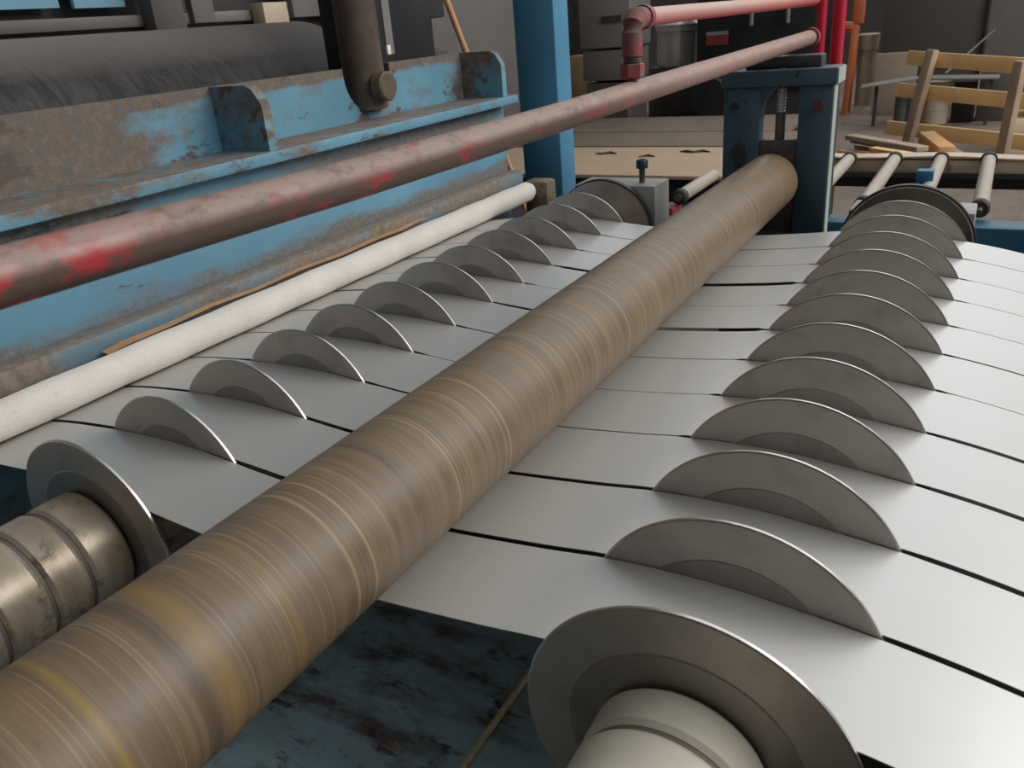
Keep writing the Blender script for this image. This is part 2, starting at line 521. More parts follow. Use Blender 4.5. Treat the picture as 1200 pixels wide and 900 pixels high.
ORD = ['nearest', 'second', 'third', 'fourth', 'fifth', 'sixth', 'seventh', 'eighth', 'ninth', 'tenth', 'eleventh', 'twelfth']
for k in range(11):
    mb = MB()
    rows = []
    sag = 0.0
    for y in YSAMP:
        z = prof_z(y)
        xa = XS[k] + gap(k, y)
        xb = XS[k + 1] - gap(k + 1, y)
        rows.append([mb.bm.verts.new((xa, y, z)), mb.bm.verts.new((xb, y, z)), mb.bm.verts.new((xa, y, z - .0009)), mb.bm.verts.new((xb, y, z - .0009))])
    for i in range(len(rows) - 1):
        p, q = rows[i], rows[i + 1]
        for a, b in ((0, 1), (1, 3), (3, 2), (2, 0)):
            mb.bm.faces.new((p[a], p[b], q[b], q[a]))
    for p in (rows[0], rows[-1]):
        mb.bm.faces.new((p[0], p[1], p[3], p[2]))
    o = mb.build('steel_strip', M_STRIP, origin=((XS[k] + XS[k + 1]) / 2, .55, .47))
    if k == 0:
        lab = 'pale steel strip nearest the camera, running under the big brown roller'
    elif k == 10:
        lab = 'pale steel strip farthest from the camera, beside the two far end flanges'
    else:
        lab = ORD[k] + ' pale steel strip counted from the camera end of the sheet'
    tag(o, lab, 'steel strip', 'slit steel strips under the roller')

# separator discs
def make_disc(label, group, r=0.150):
    d = thing('separator_disc', label, 'disc', (0, 0, 0), group)
    th = 0.0045
    o = MB().lathe([(-th / 2, .05), (-th / 2, .112), (-th / 2, .148), (th / 2, .148), (th / 2, .112), (th / 2, .05)], (0, 0, 0), seg=128, caps=False).build('blade', M_DISC, d, (0, 0, 0), ang=25)
    MB().lathe([(-th / 2, .1480), (-th / 2 + .0008, .150), (th / 2 - .0008, .150), (th / 2, .1480)], (0, 0, 0), seg=128, caps=False).build('rim_edge', M_RIM, d, (0, 0, 0), ang=60)
    MB().lathe([(-.0033, .070), (-.0033, .1045), (-.0022, .1060), (.0022, .1060), (.0033, .1045), (.0033, .070)], (0, 0, 0), seg=96, caps=False).build('hub_ring', M_HUB, d, (0, 0, 0), ang=25)
    return d
proto = None
for side, (yc, zc, rs, row, grp) in enumerate(((YR, ZR, 1.0, 'right-hand', 'right-hand row of separator discs'), (YL, ZL, 0.976, 'left-hand', 'left-hand row of separator discs'))):
    for k in range(12):
        if k == 0:
            lab = 'steel disc nearest the camera in the ' + row + ' row, against ' + ('a cream sleeve' if side == 0 else 'brown worn sleeves')
        elif k == 11:
            lab = 'twelfth and last thin steel disc of the ' + row + ' row, before the dark end flange'
        else:
            lab = ORD[k] + ' steel disc from the camera in the ' + row + ' row between strips'
        if proto is None:
            proto = make_disc(lab, grp)
            d = proto
        else:
            d = copy_tree(proto)
            d['label'] = lab
            d['group'] = grp
        d.location = (XS[k], yc, zc)
        d.scale = (1, rs, rs)
        d.rotation_euler = ((k * 37 + side * 70) % 360 / 57.3, 0, 0)

# end flanges
for (yc, zc, rr, row) in ((YR, ZR, .150, 'right-hand'), (YL, ZL, .148, 'left-hand')):
    f = thing('end_flange', 'thick dark end flange with bright rim closing the far end of the ' + row + ' disc row', 'flange', (XF, yc, zc), 'end flanges of the disc rows')
    MB().lathe([(XF - .004, .05), (XF - .004, rr - .003), (XF - .0005, rr - .003), (XF - .0005, .05)], (0, yc, zc), seg=128, caps=False).build('face_plate', M_FLANGE if row[0] == 'r' else M_DISC, f)
    MB().lathe([(XF - .0042, rr - .003), (XF - .003, rr), (XF, rr), (XF, rr - .003)], (0, yc, zc), seg=128, caps=False).build('bright_rim', M_RIM, f)
    MB().lathe([(XF + .0005, .05), (XF + .0005, rr + .004), (XF + .018, rr + .004), (XF + .018, .05)], (0, yc, zc), seg=128, caps=False).build('black_backing', M_BLACKEDGE, f)

# arbors
for (yc, zc, row, ms, cuts) in ((YR, ZR, 'right-hand', M_SLEEVE_R, [.484, .437, .372, .30, .24, .18]), (YL, ZL, 'left-hand', M_SLEEVE, [.484, .4255, .375, .316, .262, .21, .15, .09])):
    a = thing('arbor', 'shaft with ' + ('cream' if row[0] == 'r' else 'worn brown') + ' spacer sleeves carrying the ' + row + ' discs', 'shaft', (1.2, yc, zc), 'arbors of the disc rows')
    MB().lathe([(-.05, .045), (2.171, .045)], (0, yc, zc), seg=40).build('shaft_core', M_STEEL, a)
    for i in range(len(cuts) - 1):
        x1, x0 = cuts[i], cuts[i + 1]
        MB().lathe([(x0 + .0045, .046), (x0 + .0045, .0725), (x0 + .009, .0765), (x1 - .006, .0765), (x1 - .0018, .0738), (x1 - .0018, .046)], (0, yc, zc), seg=80, caps=False).build('spacer_sleeve', ms, a, ang=30)
        MB().lathe([(x0 - .002, .046), (x0 - .002, .0715), (x0 + .005, .0715), (x0 + .005, .046)], (0, yc, zc), seg=64, caps=False).build('sleeve_groove', M_GROOVE, a)
    for k in range(11):
        MB().lathe([(XS[k] + .006, .046), (XS[k] + .006, .0745), (XS[k + 1] - .006, .0745), (XS[k + 1] - .006, .046)], (0, yc, zc), seg=48, caps=False).build('spacer_sleeve', ms, a)
    MB().lathe([(XS[11] + .006, .046), (XS[11] + .006, .0745), (XF - .008, .0745), (XF - .008, .046)], (0, yc, zc), seg=48, caps=False).build('spacer_sleeve', ms, a)

# big brown roller
r_ = thing('pressure_roller', 'long thick brown roller with worn rings lying across the strips', 'roller', (0, YB, ZB))
MB().lathe([(-.12, .03), (-.12, RB - .004), (-.116, RB)] + [(-.1 + i * .118, RB) for i in range(20)] + [(2.262, RB), (2.268, RB - .004), (2.268, .03)], (0, YB, ZB), seg=128, caps=False).build('roller_shell', M_ROLLER, r_)
MB().lathe([(-.2, .03), (2.305, .03)], (0, YB, ZB), seg=32).build('journal', M_STEEL, r_)

# white felt roll
YW, ZW, RW = 1.262, .5065, .0302
o = MB().lathe([(-.05, .01)] + [(-.05, RW - .004)] + [(-.04 + i * .057, RW + .0008 * math.sin(i * 1.7)) for i in range(40)] + [(2.24, RW), (2.256, RW - .005), (2.262, RW - .013), (2.262, .01)], (0, YW, ZW), seg=64).build('felt_roll', M_FELT, origin=(1.1, YW, ZW))
tag(o, 'long thin white felt roll lying along the foot of the blue beam', 'felt roll')
o = MB().box(2.263, 2.33, 1.20, 1.285, .40, .535, .012).build('roll_bracket', painted('grimy_brown_bracket', srgb(110, 98, 84), srgb(140, 126, 106), srgb(70, 64, 58), .9, (.4, .6), 20), origin=(2.3, 1.24, .40))
tag(o, 'grimy brown bracket at the far end of the white roll', 'bracket')
# cardboard strip
mb = MB()
pts = [(.762, .5185, .016), (.80, .523, .022), (.9, .522, .015), (1.0, .526, .013), (1.12, .5215, .011), (1.25, .5255, .010), (1.38, .522, .013), (1.52, .526, .016), (1.62, .524, .016), (1.70, .527, .010), (1.74, .523, .003)]
rows = []
for x, z, h in pts:
    yb = 1.292
    rows.append([mb.bm.verts.new(q) for q in ((x, yb - h * .9, z + .0155), (x, yb, z + .018), (x, yb, z + .0168), (x, yb - h * .9, z + .0143))])
for i in range(len(rows) - 1):
    for a in range(4):
        b = (a + 1) % 4
        mb.bm.faces.new((rows[i][a], rows[i][b], rows[i + 1][b], rows[i + 1][a]))
mb.bm.faces.new(rows[0]); mb.bm.faces.new(rows[-1])
tag(mb.build('cardboard_strip', M_CARD, origin=(1.2, 1.29, .53)), 'thin torn brown cardboard strip wedged above the white roll', 'cardboard')

# ------------------------------------------------------------------ blue beam
b = thing('blue_beam', 'heavy blue painted beam with dirty top flange along the left side', 'beam', (1.2, 1.40, .50))
MB().box(-.3, 2.30, 1.357, 1.385, .46, .772, .002).build('lower_plate', M_BLUE_CLEAN, b)
MB().box(-.3, 2.30, 1.302, 1.357, .522, .562, .006).build('foot_ledge', M_LEDGE, b)
MB().box(-.3, 2.30, 1.357, 1.39, .20, .46).build('skirt_plate', M_BLUE, b)
MB().box(-.3, 2.30, 1.300, 1.52, .768, .793, .004).build('top_flange', M_BLUE, b)
# upright plate with the U notch for the rod
xn, zn, rn = 1.775, .905, .095
poly = [(-.3, .793), (2.235, .793), (2.235, .9235), (xn + rn, .9235)]
for i in range(17):
    th = -PI * i / 16
    poly.append((xn + rn * math.cos(th), zn + rn * math.sin(th)))
poly += [(xn - rn, .9235), (-.3, .9235)]
MB().prism(poly, 'y', 1.45, 1.475).build('upright_plate', M_UPRIGHT, b, ang=30)
for gx in (1.262, 2.232):
    g = [(1.45, .793), (1.308, .793), (1.308, .885), (1.328, .915), (1.345, .9235), (1.45, .9235)]
    MB().prism(g, 'x', gx - .010, gx + .014).build('gusset_plate', M_BLUE, b)

# rod in the notch
r_ = thing('lifting_rod', 'thick grimy upright rod pinned in the notch of the blue beam', 'rod', (1.775, 1.462, .82))
MB().lathe([(.816, .03), (.816, .050), (.822, .054), (1.6, .054)], (1.775, 1.462, 0), 'z', seg=48).build('rod_shaft', M_ROD, r_)
MB().lathe([(1.378, .0), (1.378, .032), (1.382, .036), (1.41, .036)], (1.768, 0, .872), 'y', seg=40).build('pin', M_PIN, r_)
MB().box(1.815, 1.845, 1.405, 1.411, .945, 1.3).build('side_tab', M_GREY2, r_)
MB().box(1.808, 1.822, 1.398, 1.405, .945, .968, .002).build('tab_end', M_WHITE, r_)

# blue column
c = thing('blue_column', 'upright blue steel column at the far end of the blue beam', 'column', (2.525, 1.32, 0))
MB().box(2.47, 2.576, 1.25, 1.395, .012, 2.0, .006).build('column_shaft', M_COLUMN, c)
MB().box(2.41, 2.62, 1.19, 1.45, 0, .012).build('column_foot', M_COLUMN, c)

# ------------------------------------------------------------------ red pipes
p = thing('red_pipe', 'long worn red and brown pipe crossing low over the roller', 'pipe', (0, .5, .885))
XP = [(-.06, .889), (.10, .8875), (.25, .886), (.37, .884), (.555, .881), (.75, .8802), (.95, .880), (1.10, .881), (1.239, .882), (1.50, .8832), (1.745, .884), (2.18, .8865), (2.60, .889)]
MB().tube([(x, .5, z) for x, z in XP], [.0178, .0178, .0178, .0178, .0180, .0183, .0185, .0185, .0187, .0187, .019, .0195, .020], 28).build('pipe_run', M_RED, p)
MB().lathe([(2.572, .0195), (2.572, .026), (2.60, .026), (2.60, .0195)], (0, .5, .889), seg=28).build('end_collar', M_REDFIT, p)
u = thing('upper_pipe', 'short dusty pink red pipe with elbow and nut standing on the long pipe', 'pipe', (1.245, .5, .90))
arc = [(1.245, .5, .955)] + [(1.262 - .017 * math.cos(a), .5, .9705 + .017 * math.sin(a)) for a in (0.1, .5, .9, 1.3)]
MB().tube([(1.305, .5, .9885), (1.5, .5, .9885), (2.1, .5, .9865), (2.62, .5, .986)], [.0135, .0135, .0145, .0155], 24).build('pipe_run', M_PINK, u)
MB().tube([(1.245, .5, .936), (1.245, .5, .968), (1.249, .5, .980), (1.259, .5, .987), (1.275, .5, .9885), (1.29, .5, .9885)], [.0155, .0155, .0165, .0165, .0155, .0155], 24).build('elbow', M_REDFIT, u)
MB().lathe([(1.288, .011), (1.288, .0178), (1.302, .0178), (1.302, .011)], (0, .5, .9885), seg=24).build('elbow_socket', M_REDFIT, u)
MB().lathe([(.9255, .010)] + [(.9265 + i * .0017, .0145 if i % 2 else .0128) for i in range(7)] + [(.938, .010)], (1.245, .5, 0), 'z', seg=24).build('thread', M_STEEL, u)
MB().lathe([(.905, .011), (.905, .0165), (.907, .0185), (.924, .0185), (.926, .0165), (.926, .011)], (1.245, .5, 0), 'z', seg=6).build('hex_nut', M_REDFIT, u)
MB().lathe([(.902, .011), (.907, .011)], (1.245, .5, 0), 'z', seg=20).build('nipple', M_STEEL, u)
for yy, xr, rr, lab in ((.482, 2.63, .0145, 'thin bright red upright post where the two pipes end'), (.438, 2.655, .0175, 'thicker bright red upright post beside the thin red one')):
    tag(MB().lathe([(.80, rr), (1.9, rr)], (xr, yy, 0), 'z', seg=28).build('red_post', M_REDCLEAN, origin=(xr, yy, .80)), lab, 'post', 'red uprights at the far frame')

ps = thing('pipe_stand', 'dark hidden stand carrying the two red uprights behind the slotted post', 'stand', (2.65, .46, 0))
MB().box(2.61, 2.69, .425, .495, 0, .79).build('stand_column', M_DARK, ps)
MB().box(2.60, 2.70, .415, .502, .79, .80).build('stand_plate', M_DARK, ps)

# ------------------------------------------------------------------ far bearing post
s = thing('bearing_post', 'dark blue slotted post holding the far end of the brown roller', 'post', (2.33, .52, 0))
x0, x1 = 2.30, 2.352
MB().box(x0, x1, .380, .463, 0, .787, .004).build('post_leg', M_POST, s)
MB().box(x0, x1, .563, .661, 0, .787, .004).build('post_leg', M_POST, s)
MB().box(x0, x1, .463, .563, 0, .40).build('post_web', M_POST, s)
MB().box(x0 + .002, x1 - .002, .3765, .380, 0, .787).build('lit_edge_plate', M_PALE, s)  # pale plates added so the post and cap show a lit side
MB().box(x0 - .004, x1 + .048, .3685, .372, .789, .826).build('lit_edge_plate', M_PALE, s)
arch = [(.563, .787), (.563, .70), (.559, .735), (.549, .76), (.535, .775), (.52, .787)]
MB().prism(arch, 'x', x0 + .004, x1 - .004).build('slot_corner', M_POST, s)
MB().box(x0 - .006, x1 + .05, .372, .668, .787, .828, .003).build('cap_plate', M_POST, s)
MB().box(x0 + .006, x1 + .01, .463, .563, .40, .650, .003).build('bearing_block', M_STEEL, s)
MB().lathe([(.65, .013), (.72, .013), (.72, .009), (.83, .009)], (2.325, .513, 0), 'z', seg=20).build('adjusting_screw', M_STEEL, s)
MB().lathe([(.708, .0105)] + [(.71 + i * .004, .0125 if i % 2 else .0105) for i in range(19)], (2.325, .513, 0), 'z', seg=20).build('bright_thread', M_THREAD, s)
MB().lathe([(2.290, .013), (2.301, .013)], (0, .412, .737), seg=20).build('bolt', plain('red_brown_bolt', srgb(96, 48, 48), .5), s)
MB().lathe([(2.294, .010), (2.301, .010)], (0, .630, .740), seg=20).build('bolt', M_BLACK, s)
o = MB().box(2.335, 2.40, .42, .615, .828, .858, .004).build('adjuster_housing', M_DARK, origin=(2.36, .52, .828))
tag(o, 'low dark housing on top of the slotted post under the pipe', 'housing')

# bearing blocks behind the flanges
k = thing('bearing_block', 'grey block with a blue headed bolt behind the left-hand end flange', 'bearing', (2.23, .93, 0))
MB().box(2.172, 2.29, .812, 1.06, .18, .547, .004).build('block_body', M_GREYBLOCK, k)
MB().lathe([(.547, .0085), (.588, .0085)], (2.22, .868, 0), 'z', seg=16).build('bolt_shank', M_STEEL, k)
MB().lathe([(.588, .010), (.588, .0165), (.608, .0165), (.612, .014), (.612, .009), (.606, .009)], (2.22, .868, 0), 'z', seg=24).build('bolt_head', M_BOLTBLUE, k)
k = thing('bearing_block', 'grey block mostly hidden behind the right-hand end flange', 'bearing', (2.23, .16, 0))
MB().box(2.172, 2.29, .02, .30, .10, .50, .004).build('block_body', M_GREYBLOCK, k)

# teal cross beam
o = MB().box(2.60, 2.70, -1.4, .90, .12, .362, .004).build('teal_beam', M_TEAL, origin=(2.65, 0, .12))
t_ = tag(o, 'teal blue horizontal frame beam across the far end behind the strips', 'beam')
for yv in (-1.2, .75):
    MB().box(2.61, 2.69, yv - .04, yv + .04, 0, .12).build('beam_foot', M_TEAL, o)

# ------------------------------------------------------------------ conveyor behind
ZC = .392
cv = thing('conveyor', 'cream and tan conveyor rail carrying the far ends of the rollers', 'conveyor frame', (3.6, 0, 0))
MB().box(3.54, 3.60, -1.4, .62, .335, .384, .004).build('far_rail', M_RAIL, cv)
MB().box(3.535, 3.56, -1.4, .62, .318, .336).build('rail_lip', M_DARK, cv)
MB().box(3.56, 3.63, -1.4, .62, .275, .317).build('lower_beam', M_BLACK, cv)
for yv in (-1.2, .59):
    MB().box(3.545, 3.595, yv - .03, yv + .03, 0, .335).build('rail_leg', M_DARK, cv)
# wavy dust cover strip on top
mb = MB()
rows = []
for i in range(41):
    yv = -1.4 + i * .05
    zz = .389 + .004 * math.sin(yv * 5.0) + .003 * math.sin(yv * 11)
    rows.append([mb.bm.verts.new(q) for q in ((3.535, yv, zz), (3.62, yv, zz + .001), (3.62, yv, zz + .007), (3.535, yv, zz + .006))])
for i in range(40):
    for a in range(4):
        bq = (a + 1) % 4
        mb.bm.faces.new((rows[i][a], rows[i][bq], rows[i + 1][bq], rows[i + 1][a]))
mb.bm.faces.new(rows[0]); mb.bm.faces.new(rows[-1])
mb.build('top_strip', M_RAIL, cv)
for yv, lab in ((.50, 'conveyor roller half hidden just right of the slotted post'), (.335, 'second beige conveyor roller right of the slotted post with dark end cap'),
                (.175, 'third beige conveyor roller, beside the small blue clamp'), (.017, 'rightmost beige conveyor roller with a dark end cap toward the camera')):
    q = thing('conveyor_roller', lab, 'roller', (3.1, yv, ZC), 'beige conveyor rollers')
    MB().lathe([(2.735, .0225), (3.50, .0225)], (0, yv, ZC), seg=28).build('roller_tube', M_ROLLERB, q)
    MB().lathe([(2.70, .012), (2.70, .022), (2.706, .0268), (2.73, .0268), (2.736, .0225)], (0, yv, ZC), seg=28).build('end_cap', M_RUBBER, q)
    MB().lathe([(3.50, .0235), (3.50, .028), (3.53, .028), (3.53, .0235)], (0, yv, ZC), seg=28).build('end_cap', M_RUBBER, q)
    MB().lathe([(2.66, .008), (3.56, .008)], (0, yv, ZC), seg=12).build('axle', M_STEEL, q)
q = thing('conveyor_roller', 'short pale roller with dark ringed end between grey block and brown roller', 'roller', (2.9, .925, .40), 'beige conveyor rollers')
MB().lathe([(2.735, .023), (3.10, .023)], (0, .925, .40), seg=28).build('roller_tube', M_ROLLERB, q)
MB().lathe([(2.70, .010), (2.70, .018), (2.706, .026), (2.735, .026), (2.738, .023)], (0, .925, .40), seg=28).build('end_cap', M_RUBBER, q)
MB().lathe([(2.692, .006), (2.692, .012), (2.70, .012)], (0, .925, .40), seg=20).build('end_ring', M_PIN, q)
tag(MB().box(2.66, 2.76, .93, 1.00, .20, .372, .006).build('red_bracket', plain('dull_red_paint', srgb(150, 52, 50), .5), origin=(2.7, .96, .2)), 'dull red bracket under the short pale roller', 'bracket')
o = MB().box(2.985, 3.03, .165, .215, .405, .447, .004).build('blue_clamp', plain('bright_blue_paint', srgb(40, 116, 160), .5), origin=(3.0, .19, .40))
tag(o, 'small bright blue clamp beside the third conveyor roller', 'clamp')

# ------------------------------------------------------------------ floor boards on the left of the slotted post
BD = [((4.36, 5.33), .15, M_BOARD, 'wide tan plywood board nearest the frame'), ((5.37, 6.0), .152, M_BOARD2, 'narrow older brown board behind the wide tan plywood'), ((6.05, 6.9), .15, M_BOARD2, 'farthest brown board of the row on the floor')]
for ((xa, xb), zt, mm, lab), ya in zip(BD, (.95, 1.12, 1.27)):
    tag(MB().box(xa, xb, ya, 3.1, zt - .022, zt, .003).build('plywood_board', mm, origin=((xa + xb) / 2, 2, zt - .022)), lab, 'board')
tag(MB().box(4.38, 6.8, 1.3, 3.0, 0.012, .1275).build('board_bearer', M_BLACK, origin=(5.7, 2.2, 0)), 'black base under the row of plywood boards', 'base')
tag(MB().box(2.80, 4.36, .74, 2.9, 0.0, .012).build('shaded_floor_sheet', M_BLACK, origin=(3.6, 1.8, 0)), 'added black sheet for the shaded floor in front of the plywood boards', 'floor plate')  # black sheet added in place of the shaded floor below the boards' edge
for (xa, ya, n) in ((5.05, 2.15, 4), (5.12, 1.55, 5), (4.95, 1.85, 3)):
    mb = MB()
    pts = [(xa + .02 * math.sin(i * 2.1), ya + i * .05, .1535 + .004 * (i % 2)) for i in range(n)]
    mb.tube(pts, [.004] + [.009] * (n - 2) + [.003], 8)
    tag(mb.build('wood_splinter', M_RUBBER, origin=(xa, ya, .15)), {4: 'dark splinter lying left on the wide tan board', 5: 'dark splinter lying right on the wide tan board', 3: 'dark splinter lying mid way on the wide tan board'}[n], 'splinter')

o = MB().box(9.3, 9.6, 4.24, 4.56, 0, .56, .01).build('wooden_crate', plain('yellow_brown_wood', srgb(160, 136, 96), .8, 0, .2, 6), origin=(9.45, 4.4, 0))
tag(o, 'yellow brown wooden crate just right of the blue column', 'crate')

# ------------------------------------------------------------------ pallet
pl = thing('pallet_frame', 'light pine slatted frame standing on the floor at the right', 'pallet', (6.0, .25, 0))
def lerp(a, b2, f):
    return tuple(x + (y - x) * f for x, y in zip(a, b2))
SL = [((6.32, .585, .565), (5.68, -.20, .520)), ((6.30, .632, .369), (5.70, -.20, .330)), ((6.28, .672, .128), (5.72, -.22, .100))]
nrm = (-.8, .6, 0.12)
for a, b2 in SL:
    MB().plank(a, b2, .088, .035, nrm, .004).build('slat', M_WOOD, pl)
MB().plank((6.12, .433, .620), (6.09, .52, .015), .06, .05, nrm, .004).build('upright', M_WOODG, pl)
MB().plank((5.66, -.055, .565), (5.655, -.035, .012), .058, .05, nrm, .004).build('upright', M_WOODG, pl)

# wood scraps
SCR = [((5.72, .82, .150), (5.24, .36, .150), .08, .03, M_WOODG, 'long grey weathered plank on top of the wood scrap heap', 'plank'),
       ((6.08, .84, .075), (5.68, .46, .075), .08, .03, M_STEEL, 'dark plank under the grey plank in the scrap heap', 'plank'),
       ((5.70, .68, .075), (5.38, .33, .075), .06, .03, M_WOOD, 'thin yellow offcut at the front of the scrap heap', 'offcut'),
       ((5.95, .40, .112), (5.42, .245, .100), .09, .07, M_WOODO, 'thick orange brown block pointing toward the conveyor', 'wood block'),
       ((5.80, .27, .05), (5.50, .175, .05), .07, .06, M_WOODG, 'short grey brown block right of the orange block', 'wood block'),
       ((5.66, .86, .065), (5.56, .70, .065), .07, .03, M_WOODO, 'small brown chip left in the scrap heap', 'offcut'),
       ((5.70, .62, .03), (5.36, .30, .03), .10, .055, M_STEEL, 'dark thick plank at the very bottom front of the scrap heap', 'plank'),
       ((5.66, .90, .025), (5.54, .70, .025), .08, .045, M_WOODG, 'short grey plank under the small brown chip', 'plank'),
       ((6.15, .83, .022), (5.95, .60, .022), .06, .03, M_WOODG, 'grey chip at the far left of the scrap heap', 'offcut')]
for a, b2, wd, th, mm, lab, cat in SCR:
    tag(MB().plank(a, b2, wd, th).build({'plank': 'wood_plank', 'offcut': 'wood_offcut', 'wood block': 'wood_block'}[cat], mm, origin=lerp(a, b2, .5)), lab, cat, 'wood scraps by the conveyor')

# white sheet bundles at right edge
wb = thing('white_sheet_stack', 'bright white sheets stacked behind the pallet at the right edge', 'sheets', (5.95, -.3, 0))
MB().box(5.9, 6.3, -.75, -.035, 0, .073, .004).build('sheet_bundle', M_WHITE, wb)
MB().box(5.9, 6.3, -.75, -.055, .126, .22, .004).build('sheet_bundle', M_WHITE, wb)
MB().box(5.9, 6.3, -.75, -.055, .262, .315, .004).build('sheet_bundle', M_WHITE, wb)
MB().box(5.95, 6.2, -.70, -.15, .073, .126).build('batten', M_WOODG, wb)
MB().box(5.95, 6.2, -.70, -.15, .22, .262).build('batten', M_WOODG, wb)

# ------------------------------------------------------------------ background, right
tag(MB().box(8.5, 8.56, .215, 1.02, .05, 1.5, .004).build('steel_sheet', M_PANELDARK, origin=(8.5, .6, .05)), 'large dark grey steel sheet standing at the back right', 'steel sheet')
tag(MB().box(8.44, 8.49, -.9, .20, .05, 1.5, .004).build('steel_sheet', M_GREY2, origin=(8.45, -.4, .05)), 'lighter grey steel sheet standing right of the dark one', 'steel sheet')
tag(MB().box(7.9, 7.95, .66, .985, .0, .50, .004).build('tan_panel', plain('tan_panel', srgb(158, 142, 126), .7, 0, .08, 3), origin=(7.9, .8, 0)), 'low tan panel leaning under the dark steel sheet', 'panel')
wt = thing('work_table', 'thin topped low work table behind the pallet', 'table', (7.3, .5, 0))
MB().plank((7.25, .99, .305), (7.3, .60, .352), .25, .012, (0, 0, 1), .002).build('table_top', M_GREY2, wt)
MB().plank((7.3, .60, .352), (7.3, .05, .336), .25, .012, (0, 0, 1), .002).build('table_top', M_GREY2, wt)
for yv in (.88, .64, .10):
    MB().box(7.26, 7.29, yv - .012, yv + .012, 0, .318).build('leg', M_DARK, wt)
def drum(name, x, y, r, h, mm, lab):
    d = thing(name, lab, 'drum', (x, y, 0))
    MB().lathe([(0, r * .9), (0, r), (h * .33, r), (h * .34, r * 1.03), (h * .36, r), (h * .66, r), (h * .67, r * 1.03), (h * .69, r), (h, r), (h, r * .93), (h - .01, r * .93)], (x, y, 0), 'z', seg=32).build('drum_body', mm, d)
    MB().lathe([(h - .012, .005), (h - .012, r * .94), (h - .006, r * .94), (h - .006, .005)], (x, y, 0), 'z', seg=32).build('drum_lid', mm, d)
drum('drum', 7.45, .68, .075, .26, M_DRUM, 'small grey green drum under the work table')
drum('drum', 7.40, .46, .095, .31, M_BEIGE, 'beige drum under the work table, behind the pallet upright')
tag(MB().box(7.4, 7.6, .19, .345, 0, .30, .006).build('black_box', M_BLACK, origin=(7.5, .26, 0)), 'black box right of the beige drum', 'box')
tag(MB().box(7.46, 7.66, -.04, .175, 0, .36, .006).build('grey_box', M_PANELDARK, origin=(7.5, .06, 0)), 'dark grey box right of the black box', 'box')
tag(MB().plank((7.45, .42, .36), (8.2, .14, .62), .012, .012).build('thin_rod', M_GREY2, origin=(7.3, .4, .35)), 'thin bright rod leaning above the work table', 'rod')
och = thing('orange_stool', 'orange painted stool behind the red posts', 'stool', (8.0, 1.22, 0))
MB().box(7.96, 8.06, 1.20, 1.36, .70, .76, .01).build('seat', M_ORANGE, och)
MB().box(7.98, 8.03, 1.12, 1.215, .74, 1.1, .01).build('backrest', M_ORANGE, och)
MB().plank((8.0, 1.185, .74), (8.0, 1.215, 0), .045, .045).build('leg', M_ORANGE, och)
MB().plank((8.0, 1.34, .72), (8.0, 1.35, 0), .045, .045).build('leg', M_ORANGE, och)
MB().plank((8.2, 1.20, .72), (8.2, 1.22, 0), .045, .045).build('leg', M_ORANGE, och)
MB().box(7.98, 8.22, 1.18, 1.36, .68, .705).build('seat_frame', M_ORANGE, och)
tag(MB().lathe([(0, .08), (.48, .08), (.49, .09), (.62, .095), (.63, .08)], (8.7, 1.16, 0), 'z', seg=24).build('wooden_stump', M_WOODG, origin=(8.7, 1.16, 0)), 'grey brown wooden stump beside the orange stool', 'stump')

# ------------------------------------------------------------------ background, middle
bm_ = thing('black_machine', 'large black machine standing behind the pipes', 'machine', (7.9, 2.0, 0))
MB().box(7.6, 8.6, 1.42, 2.44, .30, 1.5, .01).build('housing', M_BLACK, bm_)
MB().box(7.7, 8.5, 1.5, 2.38, 0, .30).build('plinth', M_DARK, bm_)
MB().lathe([(7.45, .03), (7.45, .16), (7.47, .18), (7.58, .18), (7.60, .16)], (0, 2.28, .24), seg=32).build('wheel', M_BLACK, bm_)
MB().box(7.585, 7.60, 2.16, 2.35, .74, .77).build('white_tag', M_GREY2, bm_)
MB().box(7.585, 7.60, 2.16, 2.35, .66, .735).build('red_tag', plain('dark_red_tag', srgb(110, 40, 46), .5), bm_)
for yv in (1.95, 1.65):
    MB().lathe([(.80, .018), (1.2, .018)], (7.55, yv, 0), 'z', seg=12).build('grey_pipe', M_GREY2, bm_)
pt = thing('steel_pot', 'shiny stainless steel pot with a lid behind the pipe elbow', 'pot', (8.2, 2.83, 0))
MB().lathe([(.47, .15), (.47, .18), (.50, .19), (.78, .19), (.785, .205), (.82, .205)], (8.2, 2.83, 0), 'z', seg=48).build('pot_body', M_POT, pt)
MB().lathe([(.82, .205), (.84, .21), (.87, .19), (.89, .05)], (8.2, 2.83, 0), 'z', seg=48).build('lid', M_POT, pt)
tag(MB().box(8.0, 8.5, 2.48, 3.05, 0, .47, .006).build('dark_stand', M_PANELDARK, origin=(8.2, 2.8, 0)), 'dark grey stand under the steel pot', 'stand')
cb = thing('grey_cabinet', 'grey steel cabinets right of the blue column', 'cabinet', (7.2, 3.1, 0))
MB().box(7.0, 7.5, 2.83, 3.3, .72, 1.4, .008).build('upper_cabinet', M_GREY2, cb)
MB().box(7.02, 7.5, 2.85, 3.29, .45, .70, .008).build('lower_cabinet', M_GREY, cb)
MB().box(7.04, 7.5, 2.88, 3.27, 0, .43).build('base', M_PANELDARK, cb)
MB().box(6.985, 7.0, 2.9, 3.08, .92, .97).build('handle', M_DARK, cb)
tag(MB().box(10.0, 10.3, 4.45, 4.95, 0, 1.8).build('dark_cabinet', M_DARK, origin=(10.1, 4.7, 0)), 'narrow dark cabinet between the blue column and the grey cabinets', 'cabinet')

